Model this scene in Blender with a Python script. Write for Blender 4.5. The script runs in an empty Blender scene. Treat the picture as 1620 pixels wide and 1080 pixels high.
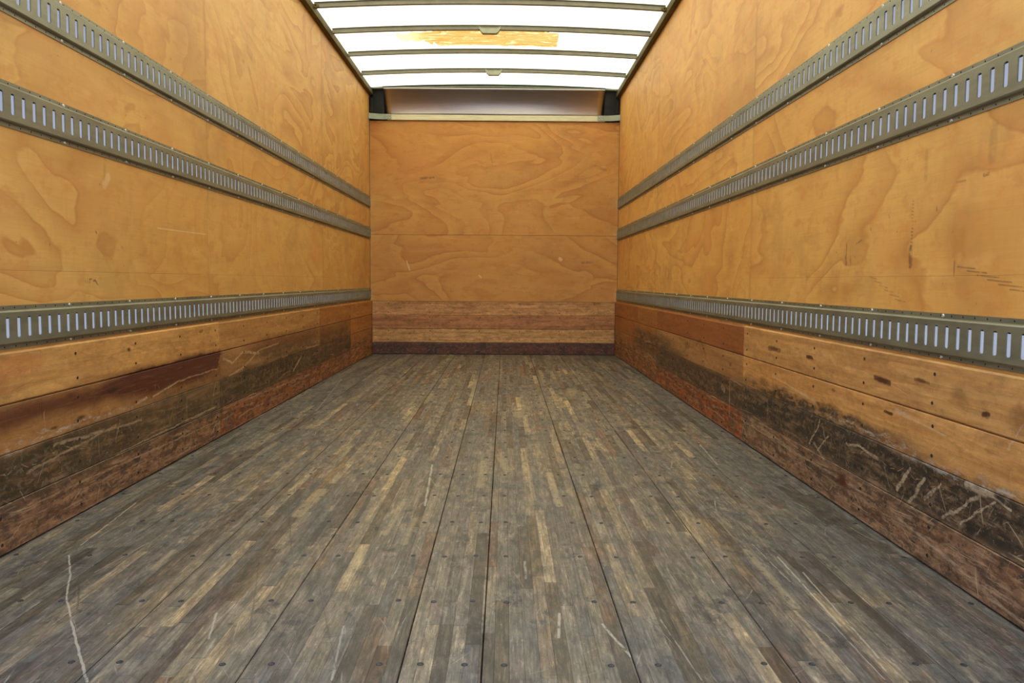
import bpy, math, random
from mathutils import Vector, Matrix
from mathutils.geometry import tessellate_polygon
random.seed(7)
S = bpy.context.scene
C = S.collection

# ---------------------------------------------------------------- camera
W_, H_, FPX = 1620, 1080, 1336.0
PITCH, YAW, ROLL, CH = .0712, .0090, -.0066, .7443
F = Vector((math.sin(YAW)*math.cos(PITCH), math.cos(YAW)*math.cos(PITCH), -math.sin(PITCH)))
R0 = Vector((math.cos(YAW), -math.sin(YAW), 0)); U0 = R0.cross(F)
RR = R0*math.cos(ROLL)-U0*math.sin(ROLL); UU = U0*math.cos(ROLL)+R0*math.sin(ROLL)
cd = bpy.data.cameras.new('camera'); cam = bpy.data.objects.new('camera', cd); C.objects.link(cam)
cd.sensor_width = 36; cd.lens = FPX/W_*36; cd.clip_start = .02
M = Matrix((RR, UU, -F)).transposed().to_4x4(); M.translation = (0, 0, CH); cam.matrix_world = M
S.camera = cam
# ---------------------------------------------------------------- world, sun, exposure
S.view_settings.view_transform = 'Standard'; S.view_settings.look = 'None'
S.view_settings.exposure = 0; S.view_settings.gamma = 1; S.view_settings.use_curve_mapping = False
S.cycles.diffuse_bounces = 5; S.cycles.max_bounces = 8; S.cycles.transmission_bounces = 6
wd = bpy.data.worlds.new('sky'); S.world = wd; wd.use_nodes = True
wt = wd.node_tree; bg = wt.nodes['Background']
geo = wt.nodes.new('ShaderNodeTexCoord'); sep = wt.nodes.new('ShaderNodeSeparateXYZ')
wr = wt.nodes.new('ShaderNodeValToRGB'); wt.links.new(geo.outputs['Generated'], sep.inputs[0])
mr = wt.nodes.new('ShaderNodeMapRange'); mr.inputs[1].default_value = -.3; mr.inputs[2].default_value = .8
wt.links.new(sep.outputs['Z'], mr.inputs[0]); wt.links.new(mr.outputs[0], wr.inputs[0]); wt.links.new(wr.outputs[0], bg.inputs[0])
e = wr.color_ramp.elements; e[0].position = 0; e[0].color = (.42, .42, .44, 1); e[1].position = 1; e[1].color = (.42, .60, 1, 1)
k = e.new(.24); k.color = (.45, .45, .46, 1); k = e.new(.30); k.color = (.62, .80, 1, 1)
SKY, SUN = 2.45, 11.8
bg.inputs[1].default_value = SKY
sl = bpy.data.lights.new('sun', 'SUN'); so = bpy.data.objects.new('sun', sl); C.objects.link(so)
sl.energy = SUN; sl.angle = .01; sl.color = (1, .95, .86)
so.rotation_euler = Vector((.02, .60, 1)).to_track_quat('Z', 'Y').to_euler(); so.location = (2, 6, 9)

# ---------------------------------------------------------------- room numbers
XL, XR, YB, Y0 = -1.357, 1.137, 8.556, 1.18
ZR = 2.585          # top of the side walls
KT = .020           # kick board thickness
SKIN = .026         # outer skin behind the plywood face
SEC = {'L': [Y0, 3.965, 6.125, 7.36, YB-.012], 'R': [Y0, 3.925, 6.165, 7.09, YB-.012]}
ROWS = [0.004, .137, .271, .403, .541]
STUD = {'L': 2.640, 'R': 2.172}
SP = .424
PITCH_S = .0530

# ---------------------------------------------------------------- shader helper
class E:
    def __init__(s, t, o): s.t, s.o = t, o
    def _b(s, op, b, r=False):
        return mth(s.t, op, b, s) if r else mth(s.t, op, s, b)
    def __add__(s, b): return s._b('ADD', b)
    __radd__ = __add__
    def __sub__(s, b): return s._b('SUBTRACT', b)
    def __rsub__(s, b): return s._b('SUBTRACT', b, True)
    def __mul__(s, b): return s._b('MULTIPLY', b)
    __rmul__ = __mul__
    def __truediv__(s, b): return s._b('DIVIDE', b)
def put(t, sock, v):
    if isinstance(v, E): t.links.new(v.o, sock)
    elif isinstance(v, (tuple, list)):
        v = tuple(v); n = len(sock.default_value); sock.default_value = v + (1,)*(n-len(v)) if len(v) < n else v
    else: sock.default_value = v
def mth(t, op, a, b=0.0, c=None):
    n = t.nodes.new('ShaderNodeMath'); n.operation = op
    put(t, n.inputs[0], a); put(t, n.inputs[1], b)
    if c is not None: put(t, n.inputs[2], c)
    return E(t, n.outputs[0])
def vec(t, x, y, z=0.0):
    n = t.nodes.new('ShaderNodeCombineXYZ')
    for i, v in enumerate((x, y, z)): put(t, n.inputs[i], v)
    return E(t, n.outputs[0])
def pos(t):
    n = t.nodes.new('ShaderNodeNewGeometry'); s = t.nodes.new('ShaderNodeSeparateXYZ')
    t.links.new(n.outputs['Position'], s.inputs[0]); return [E(t, o) for o in s.outputs]
def noise(t, v, scale=1.0, detail=2.0, rough=.5, dist=0.0):
    n = t.nodes.new('ShaderNodeTexNoise'); put(t, n.inputs['Vector'], v); n.inputs['Scale'].default_value = scale
    n.inputs['Detail'].default_value = detail; n.inputs['Roughness'].default_value = rough; n.inputs['Distortion'].default_value = dist
    return E(t, n.outputs[0])
def sm(t, x, a, b):          # smoothstep 0..1 from a to b
    n = t.nodes.new('ShaderNodeMapRange'); n.interpolation_type = 'SMOOTHSTEP'
    put(t, n.inputs[0], x); n.inputs[1].default_value = a; n.inputs[2].default_value = b; return E(t, n.outputs[0])
def smd(t, x, a, b):         # falls 1..0 from a to b
    return 1.0 - sm(t, x, a, b)
def mix(t, f, a, b, mode='MIX'):
    n = t.nodes.new('ShaderNodeMix'); n.data_type = 'RGBA'; n.blend_type = mode; n.clamp_factor = True
    put(t, n.inputs[0], f); put(t, n.inputs[6], a); put(t, n.inputs[7], b); return E(t, n.outputs[2])
def ramp(t, f, stops, const=False):
    n = t.nodes.new('ShaderNodeValToRGB'); el = n.color_ramp.elements
    if const: n.color_ramp.interpolation = 'CONSTANT'
    el[0].position, el[0].color = stops[0][0], tuple(stops[0][1])+(1,)
    el[1].position, el[1].color = stops[-1][0], tuple(stops[-1][1])+(1,)
    for p, c in stops[1:-1]: q = el.new(p); q.color = tuple(c)+(1,)
    put(t, n.inputs[0], f); return E(t, n.outputs[0])
def white(t, x, y, z=0.0):
    n = t.nodes.new('ShaderNodeTexWhiteNoise'); n.noise_dimensions = '3D'; put(t, n.inputs[0], vec(t, x, y, z)); return E(t, n.outputs[0])
def mat(name, rough=.6, metal=0.0, spec=.5):
    m = bpy.data.materials.new(name); m.use_nodes = True; t = m.node_tree; b = t.nodes['Principled BSDF']
    b.inputs['Roughness'].default_value = rough; b.inputs['Metallic'].default_value = metal
    b.inputs['Specular IOR Level'].default_value = spec
    return m, t, b
def bump(t, b, h, dist, strength=1.0):
    n = t.nodes.new('ShaderNodeBump'); n.inputs['Distance'].default_value = dist; n.inputs['Strength'].default_value = strength
    put(t, n.inputs['Height'], h); t.links.new(n.outputs[0], b.inputs['Normal'])
# stroke node group: 1 on a line from A to B with soft half-width W
SG = bpy.data.node_groups.new('stroke', 'ShaderNodeTree')
for nm, ty in (('P', 'NodeSocketVector'), ('A', 'NodeSocketVector'), ('B', 'NodeSocketVector'), ('W', 'NodeSocketFloat')):
    SG.interface.new_socket(nm, in_out='INPUT', socket_type=ty)
SG.interface.new_socket('M', in_out='OUTPUT', socket_type='NodeSocketFloat')
def _vm(op, a, b, out=0, sc=None):
    n = SG.nodes.new('ShaderNodeVectorMath'); n.operation = op; SG.links.new(a, n.inputs[0])
    if b is not None: SG.links.new(b, n.inputs[1])
    if sc is not None: SG.links.new(sc, n.inputs[3])
    return n.outputs[out]
gi = SG.nodes.new('NodeGroupInput'); go_ = SG.nodes.new('NodeGroupOutput')
pa = _vm('SUBTRACT', gi.outputs[0], gi.outputs[1]); ba = _vm('SUBTRACT', gi.outputs[2], gi.outputs[1])
hh = mth(SG, 'DIVIDE', E(SG, _vm('DOT_PRODUCT', pa, ba, 1)), E(SG, _vm('DOT_PRODUCT', ba, ba, 1)))
hn = SG.nodes.new('ShaderNodeClamp'); SG.links.new(hh.o, hn.inputs[0])
dd = E(SG, _vm('LENGTH', _vm('SUBTRACT', pa, _vm('SCALE', ba, None, 0, hn.outputs[0])), None, 1))
rr = dd/E(SG, gi.outputs[3]); SG.links.new(smd(SG, rr, .45, 1.0).o, go_.inputs[0])
def strokes(t, p2, lst):
    """lst of (x0,y0,x1,y1,w[,amount]); returns the strongest of them at each point"""
    out = None
    for s in lst:
        n = t.nodes.new('ShaderNodeGroup'); n.node_tree = SG; put(t, n.inputs[0], p2)
        n.inputs[1].default_value = (s[0], s[1], 0); n.inputs[2].default_value = (s[2], s[3], 0); n.inputs[3].default_value = s[4]
        m = E(t, n.outputs[0])
        if len(s) > 5: m = m*s[5]
        out = m if out is None else mth(t, 'MAXIMUM', out, m)
    return out
def lines(t, u, v, su, sv, width, seed, dens=.5):
    """thin scratch-like contour lines, long along u"""
    n = noise(t, vec(t, u*su, v*sv, seed), 1, 1, .4, .1)
    l = smd(t, mth(t, 'ABSOLUTE', n-.5), width*.3, width)
    k = sm(t, noise(t, vec(t, u*su*2.2, v*sv*1.3, seed+9.1), 1, 2, .6), dens, dens+.06)
    return l*k
def blobs(t, u, v, lst):
    """soft ragged spots: (u, v, ru, rv, amount)"""
    out = None; nz = (noise(t, vec(t, u*30, v*60), 1, 4, .7)-.5)*1.3
    for (a, b_, ra, rb, am) in lst:
        du = (u-a)/ra; dv = (v-b_)/rb
        m = smd(t, mth(t, 'SQRT', du*du+dv*dv)+nz, .25, 1.1)*am
        out = m if out is None else mth(t, 'MAXIMUM', out, m)
    return out
def scratch(t, u, v, size, width, ang, spread, dens, seed, length=.42):
    """one thin, slightly bent scratch in some of the cells of a grid"""
    a, b_ = u/size+seed, v/size+seed*1.7
    cu, cv = mth(t, 'FLOOR', a), mth(t, 'FLOOR', b_)
    n = t.nodes.new('ShaderNodeTexWhiteNoise'); n.noise_dimensions = '3D'; put(t, n.inputs[0], vec(t, cu, cv, seed))
    sp = t.nodes.new('ShaderNodeSeparateColor'); t.links.new(n.outputs['Color'], sp.inputs[0])
    r1, r2, r3 = [E(t, o) for o in sp.outputs]
    lx = (a-cu-.5)-(r1-.5)*.3; ly = (b_-cv-.5)-(r3-.5)*.3
    th = ang+(r2-.5)*spread
    co, si = mth(t, 'COSINE', th), mth(t, 'SINE', th)
    al = lx*co+ly*si; ac = ly*co-lx*si+(al*al)*((r1-.5)*.7)
    w = width/size*(.4+r3)
    taper = smd(t, mth(t, 'ABSOLUTE', al), length*.25, length*.75)
    m = smd(t, mth(t, 'ABSOLUTE', ac)/w, .5, 1.0)*taper
    return m*mth(t, 'GREATER_THAN', mth(t, 'FRACT', r1*7.3+r3*3.1), 1.0-dens)
def smax(t, *a):
    o = a[0]
    for b_ in a[1:]: o = mth(t, 'MAXIMUM', o, b_)
    return o
def band(t, y, z, y0, y1, z0, z1, sy, sz):
    return sm(t, y, y0-sy, y0+sy)*smd(t, y, y1-sy, y1+sy)*sm(t, z, z0-sz, z0+sz)*smd(t, z, z1-sz, z1+sz)

# ---------------------------------------------------------------- materials
def plywood(name, axis, stretch, seed, marks_dark=(), marks_pale=(), tint=(1, 1, 1), joints=(), hz=()):
    m, t, b = mat(name, .55, 0, .35)
    x, y, z = pos(t); u = x if axis == 'x' else y
    # each sheet has its own cut: the seed jumps at the joints
    sd = 0.0
    for j in joints: sd = mth(t, 'GREATER_THAN', u, j)*3.7+sd
    for j in hz: sd = mth(t, 'GREATER_THAN', z, j)*5.3+sd
    sd = sd+seed
    base = noise(t, vec(t, u*stretch, z, sd), 1.7, 3.0, .42, .75)
    wob = noise(t, vec(t, u*4.0, z*9, sd), 1.6, 3, .6)
    ring = mth(t, 'FRACT', base*10.0+wob*.35)
    edge = mth(t, 'MAXIMUM', mth(t, 'POWER', ring, 5.0), mth(t, 'POWER', ring, 1.6)*.55)*smd(t, ring, .90, 1.0)
    amt = .30+.70*sm(t, noise(t, vec(t, u*1.1, z*1.1, sd+4), 1.3, 2, .5), .35, .62)
    fib = noise(t, vec(t, u*5, z*170, sd), 1, 3, .6)
    fib2 = noise(t, vec(t, u*60, z*9, sd), 1, 3, .6)
    big = noise(t, vec(t, u*.5, z*.9, sd+2), 1.1, 2, .5)
    c = mix(t, sm(t, big, .3, .7), [a*q for a, q in zip((.66, .385, .112), tint)], [a*q for a, q in zip((.62, .330, .085), tint)])
    c = mix(t, edge*amt*1.05, c, [a*q for a, q in zip((.37, .130, .026), tint)])
    c = mix(t, sm(t, fib, .35, .75)*.20, c, [a*q for a, q in zip((.46, .21, .06), tint)])
    c = mix(t, sm(t, fib2, .45, .8)*.16, c, [a*q for a, q in zip((.44, .20, .06), tint)])
    pale = noise(t, vec(t, u*2.2, z*11, sd+7), 1, 3, .6)
    c = mix(t, sm(t, pale, .56, .72)*.25, c, [a*q for a, q in zip((.80, .49, .17), tint)])
    fl_ = noise(t, vec(t, u*9, z*16, sd+3), 1, 5, .7)
    c = mix(t, sm(t, fl_, .50, .64)*.38, c, [a*q for a, q in zip((.50, .19, .045), tint)])
    pk = noise(t, vec(t, u*1.7, z*2.3, sd+6), 1, 4, .65)
    c = mix(t, sm(t, pk, .50, .66)*.28, c, [a*q for a, q in zip((.60, .25, .075), tint)])
    # handling dirt
    g = sm(t, noise(t, vec(t, u*1.6, z*1.6, seed+11), 1, 6, .72), .50, .66)
    g2 = sm(t, noise(t, vec(t, u*2.0, z*14, seed+15), 1, 6, .75), .52, .64)
    c = mix(t, g2*.15, c, (.36, .20, .07))
    c = mix(t, g*.24, c, (.24, .14, .055))
    sp = sm(t, noise(t, vec(t, u*45, z*45, seed), 1, 1, .5), .77, .80)
    c = mix(t, sp*.45, c, (.10, .06, .03))
    if joints:
        for j in joints:
            c = mix(t, smd(t, mth(t, 'ABSOLUTE', u-j), .004, .03)*.18, c, (.28, .14, .05))
    p2 = vec(t, u, z)
    wv = noise(t, vec(t, u*40, z*40), 1, 2, .6)
    if marks_dark: c = mix(t, strokes(t, p2, marks_dark)*sm(t, wv, .25, .55)*.72, c, (.09, .055, .03))
    if marks_pale: c = mix(t, strokes(t, p2, marks_pale)*.55, c, (.86, .68, .42))
    put(t, b.inputs['Base Color'], c)
    bump(t, b, fib*.5+wob*.3, .0012, .35)
    return m
ML = plywood('plywood_left', 'y', .55, 1.3, joints=(3.90, 6.34), hz=(1.22, 1.52), tint=(.93, .91, .88),
    marks_dark=[(2.750, .738, 2.757, .728, .003, .6), (2.765, .742, 2.768, .730, .003), (2.778, .742, 2.780, .730, .003), (2.780, .742, 2.795, .742, .003), (2.805, .736, 2.818, .738, .005), (2.818, .738, 2.828, .728, .005), (2.828, .728, 2.836, .724, .004), (2.92, 1.20, 2.90, 1.08, .012, .3), (2.83, .90, 2.835, .895, .005, .8), (3.02, .855, 3.03, .85, .006, .5)],
    marks_pale=[(3.331, .942, 3.859, .947, .0035, .5), (2.9, 1.06, 2.93, 1.09, .02, .4), (3.905, .80, 3.903, 1.02, .005, .3)])
MR = plywood('plywood_right', 'y', .50, 8.1, joints=(3.92, 6.36), hz=(1.21, 1.51), tint=(1.05, .99, .92),
    marks_dark=[(2.37, 0.845, 2.37, 0.795, 0.011, 0.95), (2.372, 0.84, 2.367, 0.8, 0.016, 0.6), (2.8165, 0.875, 2.8165, 0.815, 0.005, 0.9), (2.82, 0.83, 2.815, 0.812, 0.012, 0.8), (2.785, 0.83, 2.78, 0.815, 0.01, 0.5), (2.74, 0.872, 2.7, 0.882, 0.005, 0.7), (2.515, 0.947, 2.51, 0.94, 0.004, 0.5), (2.635, 0.915, 2.633, 0.908, 0.004, 0.9), (2.235, 0.945, 2.233, 0.938, 0.005, 0.9), (6.43, 0.9, 6.42, 0.74, 0.016, 0.5), (2.135, 0.8, 2.135, 0.765, 0.005, 0.7), (2.3706, 0.975, 2.362, 0.974, 0.0035, 0.45), (2.3714, 0.9655, 2.362, 0.9645, 0.0035, 0.48), (2.3696, 0.956, 2.362, 0.955, 0.0035, 0.51), (2.3711, 0.9465, 2.362, 0.9455, 0.0035, 0.54), (2.3716, 0.937, 2.362, 0.936, 0.0035, 0.57), (2.3696, 0.9275, 2.362, 0.9265, 0.0035, 0.6), (2.3665, 0.918, 2.362, 0.917, 0.0035, 0.63), (2.3672, 0.9085, 2.362, 0.9075, 0.0035, 0.66), (2.3674, 0.899, 2.362, 0.898, 0.0035, 0.69), (2.3707, 0.8895, 2.362, 0.8885, 0.0035, 0.72), (2.3688, 0.88, 2.362, 0.879, 0.0035, 0.75), (2.3703, 0.8705, 2.362, 0.8695, 0.0035, 0.78), (2.371, 0.861, 2.362, 0.86, 0.0035, 0.81), (2.3714, 0.8515, 2.362, 0.8505, 0.0035, 0.84), (2.12, 0.788, 2.04, 0.782, 0.0026, 0.75), (2.075, 0.777, 1.99, 0.771, 0.0026, 0.75), (2.03, 0.766, 1.94, 0.76, 0.0026, 0.75), (1.985, 0.755, 1.89, 0.749, 0.0026, 0.75), (1.94, 0.744, 1.84, 0.738, 0.0026, 0.75), (1.895, 0.733, 1.79, 0.727, 0.0026, 0.75), (2.63, 0.765, 2.58, 0.758, 0.0026, 0.55), (2.595, 0.752, 2.542, 0.745, 0.0026, 0.55), (2.56, 0.739, 2.504, 0.732, 0.0026, 0.55), (2.525, 0.726, 2.466, 0.719, 0.0026, 0.55), (2.49, 0.713, 2.428, 0.706, 0.0026, 0.55), (2.455, 0.7, 2.39, 0.693, 0.0026, 0.55), (2.3, 1.1, 2.3, 1.03, 0.012, 0.3), (1.985, 1.11, 1.99, 1.04, 0.022, 0.3), (1.84, 1.112, 1.8, 1.112, 0.004, 0.7), (2.02, 1.003, 2.0, 1.004, 0.006, 0.8), (2.14, 1.0, 2.1, 1.0, 0.004, 0.6), (5.0, 2.05, 4.9, 1.98, 0.008, 0.4)],
    marks_pale=[(1.95, 1.9, 2.2, 1.7, .004, .5)])
M_FRONTPLY = plywood('plywood_front', 'x', .42, 3.9, hz=(1.205,), tint=(.90, .78, .70),
    marks_dark=[(-.85, 1.765, -.72, 1.775, .014, .8), (.78, .935, .88, .94, .016, .6), (-.15, 2.02, -.13, 1.9, .01, .3), (.9, 1.9, 1.0, 1.86, .02, .4)],
    marks_pale=[(-.99, .94, -.96, .85, .008, .8), (.555, .975, .565, .965, .022, .8), (-.26, .80, -.24, .78, .008, .8)])

def kick(name, side):
    m, t, b = mat(name, .6, 0, .35)
    x, y, z = pos(t)
    oi = t.nodes.new('ShaderNodeObjectInfo'); tint = E(t, oi.outputs['Color']); rnd = E(t, oi.outputs['Random'])
    u = x if side == 'B' else y
    q = rnd*37.0
    grain = noise(t, vec(t, u*1.3, z*26, q), 1, 4, .6, .5)
    fib = noise(t, vec(t, u*7, z*240, q), 1, 3, .65)
    fig = mth(t, 'FRACT', noise(t, vec(t, u*.55, z*5.5, q), 1.6, 2, .45, .6)*6.0)
    tex = tint
    tex = mix(t, sm(t, grain, .38, .68)*.5, tex, mix(t, 1.0, tint, (.50, .36, .24), 'MULTIPLY'))
    tex = mix(t, mth(t, 'POWER', fig, 2.5)*.35, tex, mix(t, 1.0, tint, (.55, .38, .25), 'MULTIPLY'))
    tex = mix(t, sm(t, fib, .45, .8)*.35, tex, mix(t, 1.0, tint, (.42, .32, .24), 'MULTIPLY'))
    blot = noise(t, vec(t, u*1.4, z*3.2, q+5), 1.7, 4, .65)
    tex = mix(t, sm(t, blot, .50, .74)*.45, tex, (.17, .055, .017))
    # knots
    kn = noise(t, vec(t, u*9, z*22, q+1), 1, 1, .5); tex = mix(t, sm(t, kn, .74, .79)*.6, tex, (.10, .03, .010))
    wo = noise(t, vec(t, u*2.6, z*6), 1, 5, .68)-.5
    wo2 = noise(t, vec(t, u*11, z*16, 3.0), 1, 4, .65)-.5
    zz = z+wo*.10+wo2*.05; uu = u+wo2*.25
    B = lambda *a: band(t, uu, zz, *a)
    rub = noise(t, vec(t, u*4.5, z*34, 2.0), 1, 5, .7)
    mot = noise(t, vec(t, u*7, z*9, 6.0), 1, 5, .7)
    fine = noise(t, vec(t, u*22, z*48, 23.0), 1, 6, .78)
    keep = .30+.70*smd(t, rub*.35+mot*.3+fine*.35, .47, .56)
    K = (.026, .021, .014)
    if side == 'L':
        red = band(t, u+wo2*.2, z+wo*.06, -1, 3.963, .335, .402, .02, .028)+band(t, u, z+wo*.08, 3.0, 3.963, .30, .41, .35, .02)
        tex = mix(t, red*.88, tex, (.085, .017, .005))
        tex = mix(t, B(4.5, 6.12, .33, .42, .3, .03)*.8, tex, (.14, .04, .012))
        dark = B(-1, 2.9, .135, .262, .35, .02)*.95
        dark = mth(t, 'MAXIMUM', dark, B(2.5, 3.955, .115, .262, .3, .02)*.72)
        dark = mth(t, 'MAXIMUM', dark, B(3.2, 3.96, .255, .30, .4, .015)*.75)
        dark = mth(t, 'MAXIMUM', dark, band(t, u, zz, 3.962, 7.36, .135, .30, .01, .03)*.88)
        dark = mth(t, 'MAXIMUM', dark, B(4.5, 6.1, .26, .355, .3, .03)*.75)
        dark = mth(t, 'MAXIMUM', dark, band(t, u, zz, 6.13, 7.22, .19, .36, .03, .05)*.75)
        olive = sm(t, noise(t, vec(t, u*3, z*7, 8.0), 1, 3, .6), .4, .65)
        dcol = mix(t, olive, (.050, .036, .016), (.018, .010, .006))
        scuff = B(-1, 3.0, .272, .290, .5, .012)*.9
    elif side == 'R':
        tex = mix(t, band(t, u, zz, 3.927, 6.16, .41, .6, .01, .04)*.45, tex, (.26, .07, .014))
        dark = B(-1, 3.915, .150, .272, .02, .018)*.97
        dark = mth(t, 'MAXIMUM', dark, B(2.3, 3.92, .25, .318, .5, .02)*.95)
        dark = mth(t, 'MAXIMUM', dark, B(-1, 2.5, .25, .292, .3, .016)*.75)
        dark = mth(t, 'MAXIMUM', dark, B(2.6, 3.1, .055, .13, .3, .02)*.35)
        dark = mth(t, 'MAXIMUM', dark, band(t, u, zz, 3.928, 6.16, .14, .275, .01, .03)*.80)
        dark = mth(t, 'MAXIMUM', dark, B(5.6, 7.25, .20, .36, .3, .05)*.85)
        dark = mth(t, 'MAXIMUM', dark, B(5.1, 6.1, .25, .32, .2, .03)*.6)
        dcol = mix(t, sm(t, mot, .4, .6), (.030, .023, .018), (.014, .010, .007))
        scuff = B(-1, 2.9, .268, .292, .4, .010)*.8
    else:
        keep = 1.0; dark = smd(t, z+wo*.05, .115, .127)*.90
        dcol = mix(t, sm(t, mot, .42, .6), (.105, .034, .026), (.040, .020, .020))
        scuff = band(t, zz, zz, .12, .14, 0, 1, .01, 1)*.35
    sc = smax(t, scratch(t, u, z, .16, .0022, .9, 1.5, .75, 1.3), scratch(t, u, z, .085, .0014, 2.2, 1.6, .6, 4.1)*.8,
              scratch(t, u, z, .30, .0022, .06, .35, .7, 7.7), scratch(t, u, z, .055, .0012, .5, 3.0, .5, 9.2)*.7)
    low = smd(t, z, .30, .36) if side != 'B' else .5
    lowk = (1.0 if side != 'B' else .38)*((.16+.84*smd(t, zz, .14, .30)) if side != 'B' else 1.0)
    m2 = noise(t, vec(t, u*6, z*30, 13.0), 1, 6, .72); m3 = noise(t, vec(t, u*14, z*20, 17.0), 1, 5, .72)
    tex = mix(t, sm(t, m2, .46, .57)*lowk*.72, tex, (.085, .040, .022))
    tex = mix(t, sm(t, m3, .51, .60)*lowk*.65, tex, (.040, .028, .024))
    tex = mix(t, sm(t, fine, .53, .60)*(lowk*.55+.12), tex, mix(t, 1.0, tex, (.32, .28, .28), 'MULTIPLY'))
    tex = mix(t, smd(t, fine, .41, .47)*(lowk*.45+.08), tex, mix(t, 1.0, tex, (1.9, 1.8, 1.7), 'MULTIPLY'))
    tex = mix(t, sm(t, noise(t, vec(t, u*5, z*60, 19.0), 1, 5, .7), .53, .61)*lowk*.50, tex, (.44, .27, .16))
    tex = mix(t, dark*keep, tex, dcol)
    tex = mix(t, dark*sm(t, noise(t, vec(t, u*30+z*20, z*30-u*12, 29.0), 1, 5, .75), .53, .60)*.50, tex, (.20, .14, .085))
    # greasy tone of rubbed wood
    tex = mix(t, sm(t, rub, .5, .7)*low*.22, tex, (.30, .17, .10))
    tex = mix(t, sc*low*(.25+sm(t, mot, .40, .6)*.45), tex, (.50, .36, .22))
    spk = sm(t, noise(t, vec(t, u*60, z*90, 4.0), 1, 2, .6), .66, .72)
    tex = mix(t, scuff*sm(t, noise(t, vec(t, u*16, z*70, 4.0), 1, 4, .75), .47, .60)*.7, tex, (.50, .45, .40))
    tex = mix(t, spk*low*.35, tex, (.50, .38, .28))
    p2 = vec(t, u+wo2*.05, z+wo2*.022); fade = .35+.65*sm(t, noise(t, vec(t, u*30, z*70, 6.0), 1, 3, .7), .38, .58)
    if side == 'L':
        tex = mix(t, strokes(t, p2, [(4.02, .365, 4.15, .335, .008), (4.15, .335, 4.32, .375, .008), (4.32, .375, 4.6, .345, .009, .8), (4.1, .275, 4.35, .30, .007), (4.35, .30, 4.6, .36, .006), (4.6, .36, 5.0, .37, .006, .6), (3.05, .288, 3.15, .300, .007), (3.2, .295, 3.45, .325, .005), (3.45, .325, 3.95, .33, .004, .7), (5.55, .24, 5.35, .17, .010), (5.7, .285, 6.08, .28, .007), (2.50, .25, 3.1, .225, .006, .7), (2.35, .20, 2.9, .24, .005, .6), (4.9, .50, 5.05, .46, .006, .5), (5.2, .44, 5.2, .40, .01, .6), (2.45, .36, 2.45, .30, .003, .7), (2.9, .14, 3.9, .155, .004, .8), (2.3, .105, 3.9, .085, .004, .5), (4.0, .13, 5.8, .10, .006, .5)])*fade*.62, tex, (.56, .39, .22))
        tex = mix(t, strokes(t, p2, [(2.1, .50, 2.42, .50, .035, .8), (2.0, .46, 2.25, .455, .03, .8)])*fade*.55, tex, (.42, .12, .03))
        tex = mix(t, blobs(t, u, z, [(2.88, .364, .075, .011, .9), (2.66, .305, .04, .008, .8), (3.01, .493, .018, .010, .9), (2.50, .300, .03, .006, .7), (2.60, .385, .03, .012, .5)]), tex, (.035, .010, .004))
    if side == 'R':
        tex = mix(t, strokes(t, p2, [(3.5, .36, 3.18, .335, .004), (3.18, .335, 2.98, .318, .006), (3.48, .37, 3.45, .30, .003, .6), (2.38, .385, 2.30, .38, .011), (2.34, .378, 2.10, .362, .003), (1.78, .46, 1.84, .38, .003, .8), (2.72, .225, 2.62, .235, .006), (2.62, .235, 2.48, .222, .006), (2.95, .26, 3.05, .16, .005), (2.87, .22, 2.97, .15, .004), (3.0, .17, 2.9, .13, .006, .7), (2.28, .235, 2.36, .165, .009), (2.20, .225, 2.28, .145, .010), (2.12, .235, 2.20, .175, .005), (1.95, .245, 2.1, .15, .006), (1.88, .25, 2.02, .16, .004), (2.0, .263, 1.9, .268, .016), (1.9, .262, 1.82, .248, .004), (2.5, .095, 3.9, .10, .005, .6), (2.0, .05, 2.35, .085, .006, .7), (1.75, .015, 2.1, .06, .006, .5), (3.2, .10, 3.8, .125, .006, .5), (6.45, .29, 6.75, .27, .012, .8), (6.2, .16, 6.6, .19, .010, .6), (4.15, .25, 4.15, .10, .010, .7), (3.95, .265, 4.15, .27, .005, .7), (4.25, .20, 4.3, .21, .02, .7)])*fade*.62, tex, (.52, .38, .25))
        tex = mix(t, blobs(t, u, z, [(2.735, .095, .055, .034, 1), (2.975, .317, .028, .010, .8)]), tex, (.085, .020, .006))
        tex = mix(t, strokes(t, p2, [(4.9, .38, 4.8, .42, .010, .8), (4.8, .42, 4.7, .37, .012, .8), (4.7, .37, 4.66, .33, .010, .7)])*fade*.8, tex, (.085, .020, .006))
        tex = mix(t, blobs(t, u, z, [(2.47, .459, .055, .011, 1), (3.07, .474, .035, .010, .9), (3.48, .474, .09, .012, .7), (2.24, .486, .03, .008, .7), (1.93, .443, .022, .010, .9), (2.42, .370, .03, .006, .7), (2.05, .47, .05, .03, .35), (1.80, .455, .05, .04, .4), (5.15, .36, .10, .03, .5)]), tex, (.075, .022, .008))
        tex = mix(t, strokes(t, p2, [(2.52, .462, 2.42, .457, .011), (3.10, .475, 3.04, .473, .008), (3.55, .47, 3.4, .47, .012, .6), (2.28, .487, 2.2, .485, .006, .7), (1.92, .445, 1.94, .44, .008), (2.45, .37, 2.40, .37, .006)])*.8, tex, (.06, .016, .006))
    # grime rising from the floor joint
    put(t, b.inputs['Base Color'], tex)
    put(t, b.inputs['Roughness'], .62-low*.12)
    bump(t, b, grain*.5+fib*.3-sc*.3, .002, .45)
    return m
KM = {'L': kick('kick_left', 'L'), 'R': kick('kick_right', 'R'), 'B': kick('kick_front', 'B')}

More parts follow.
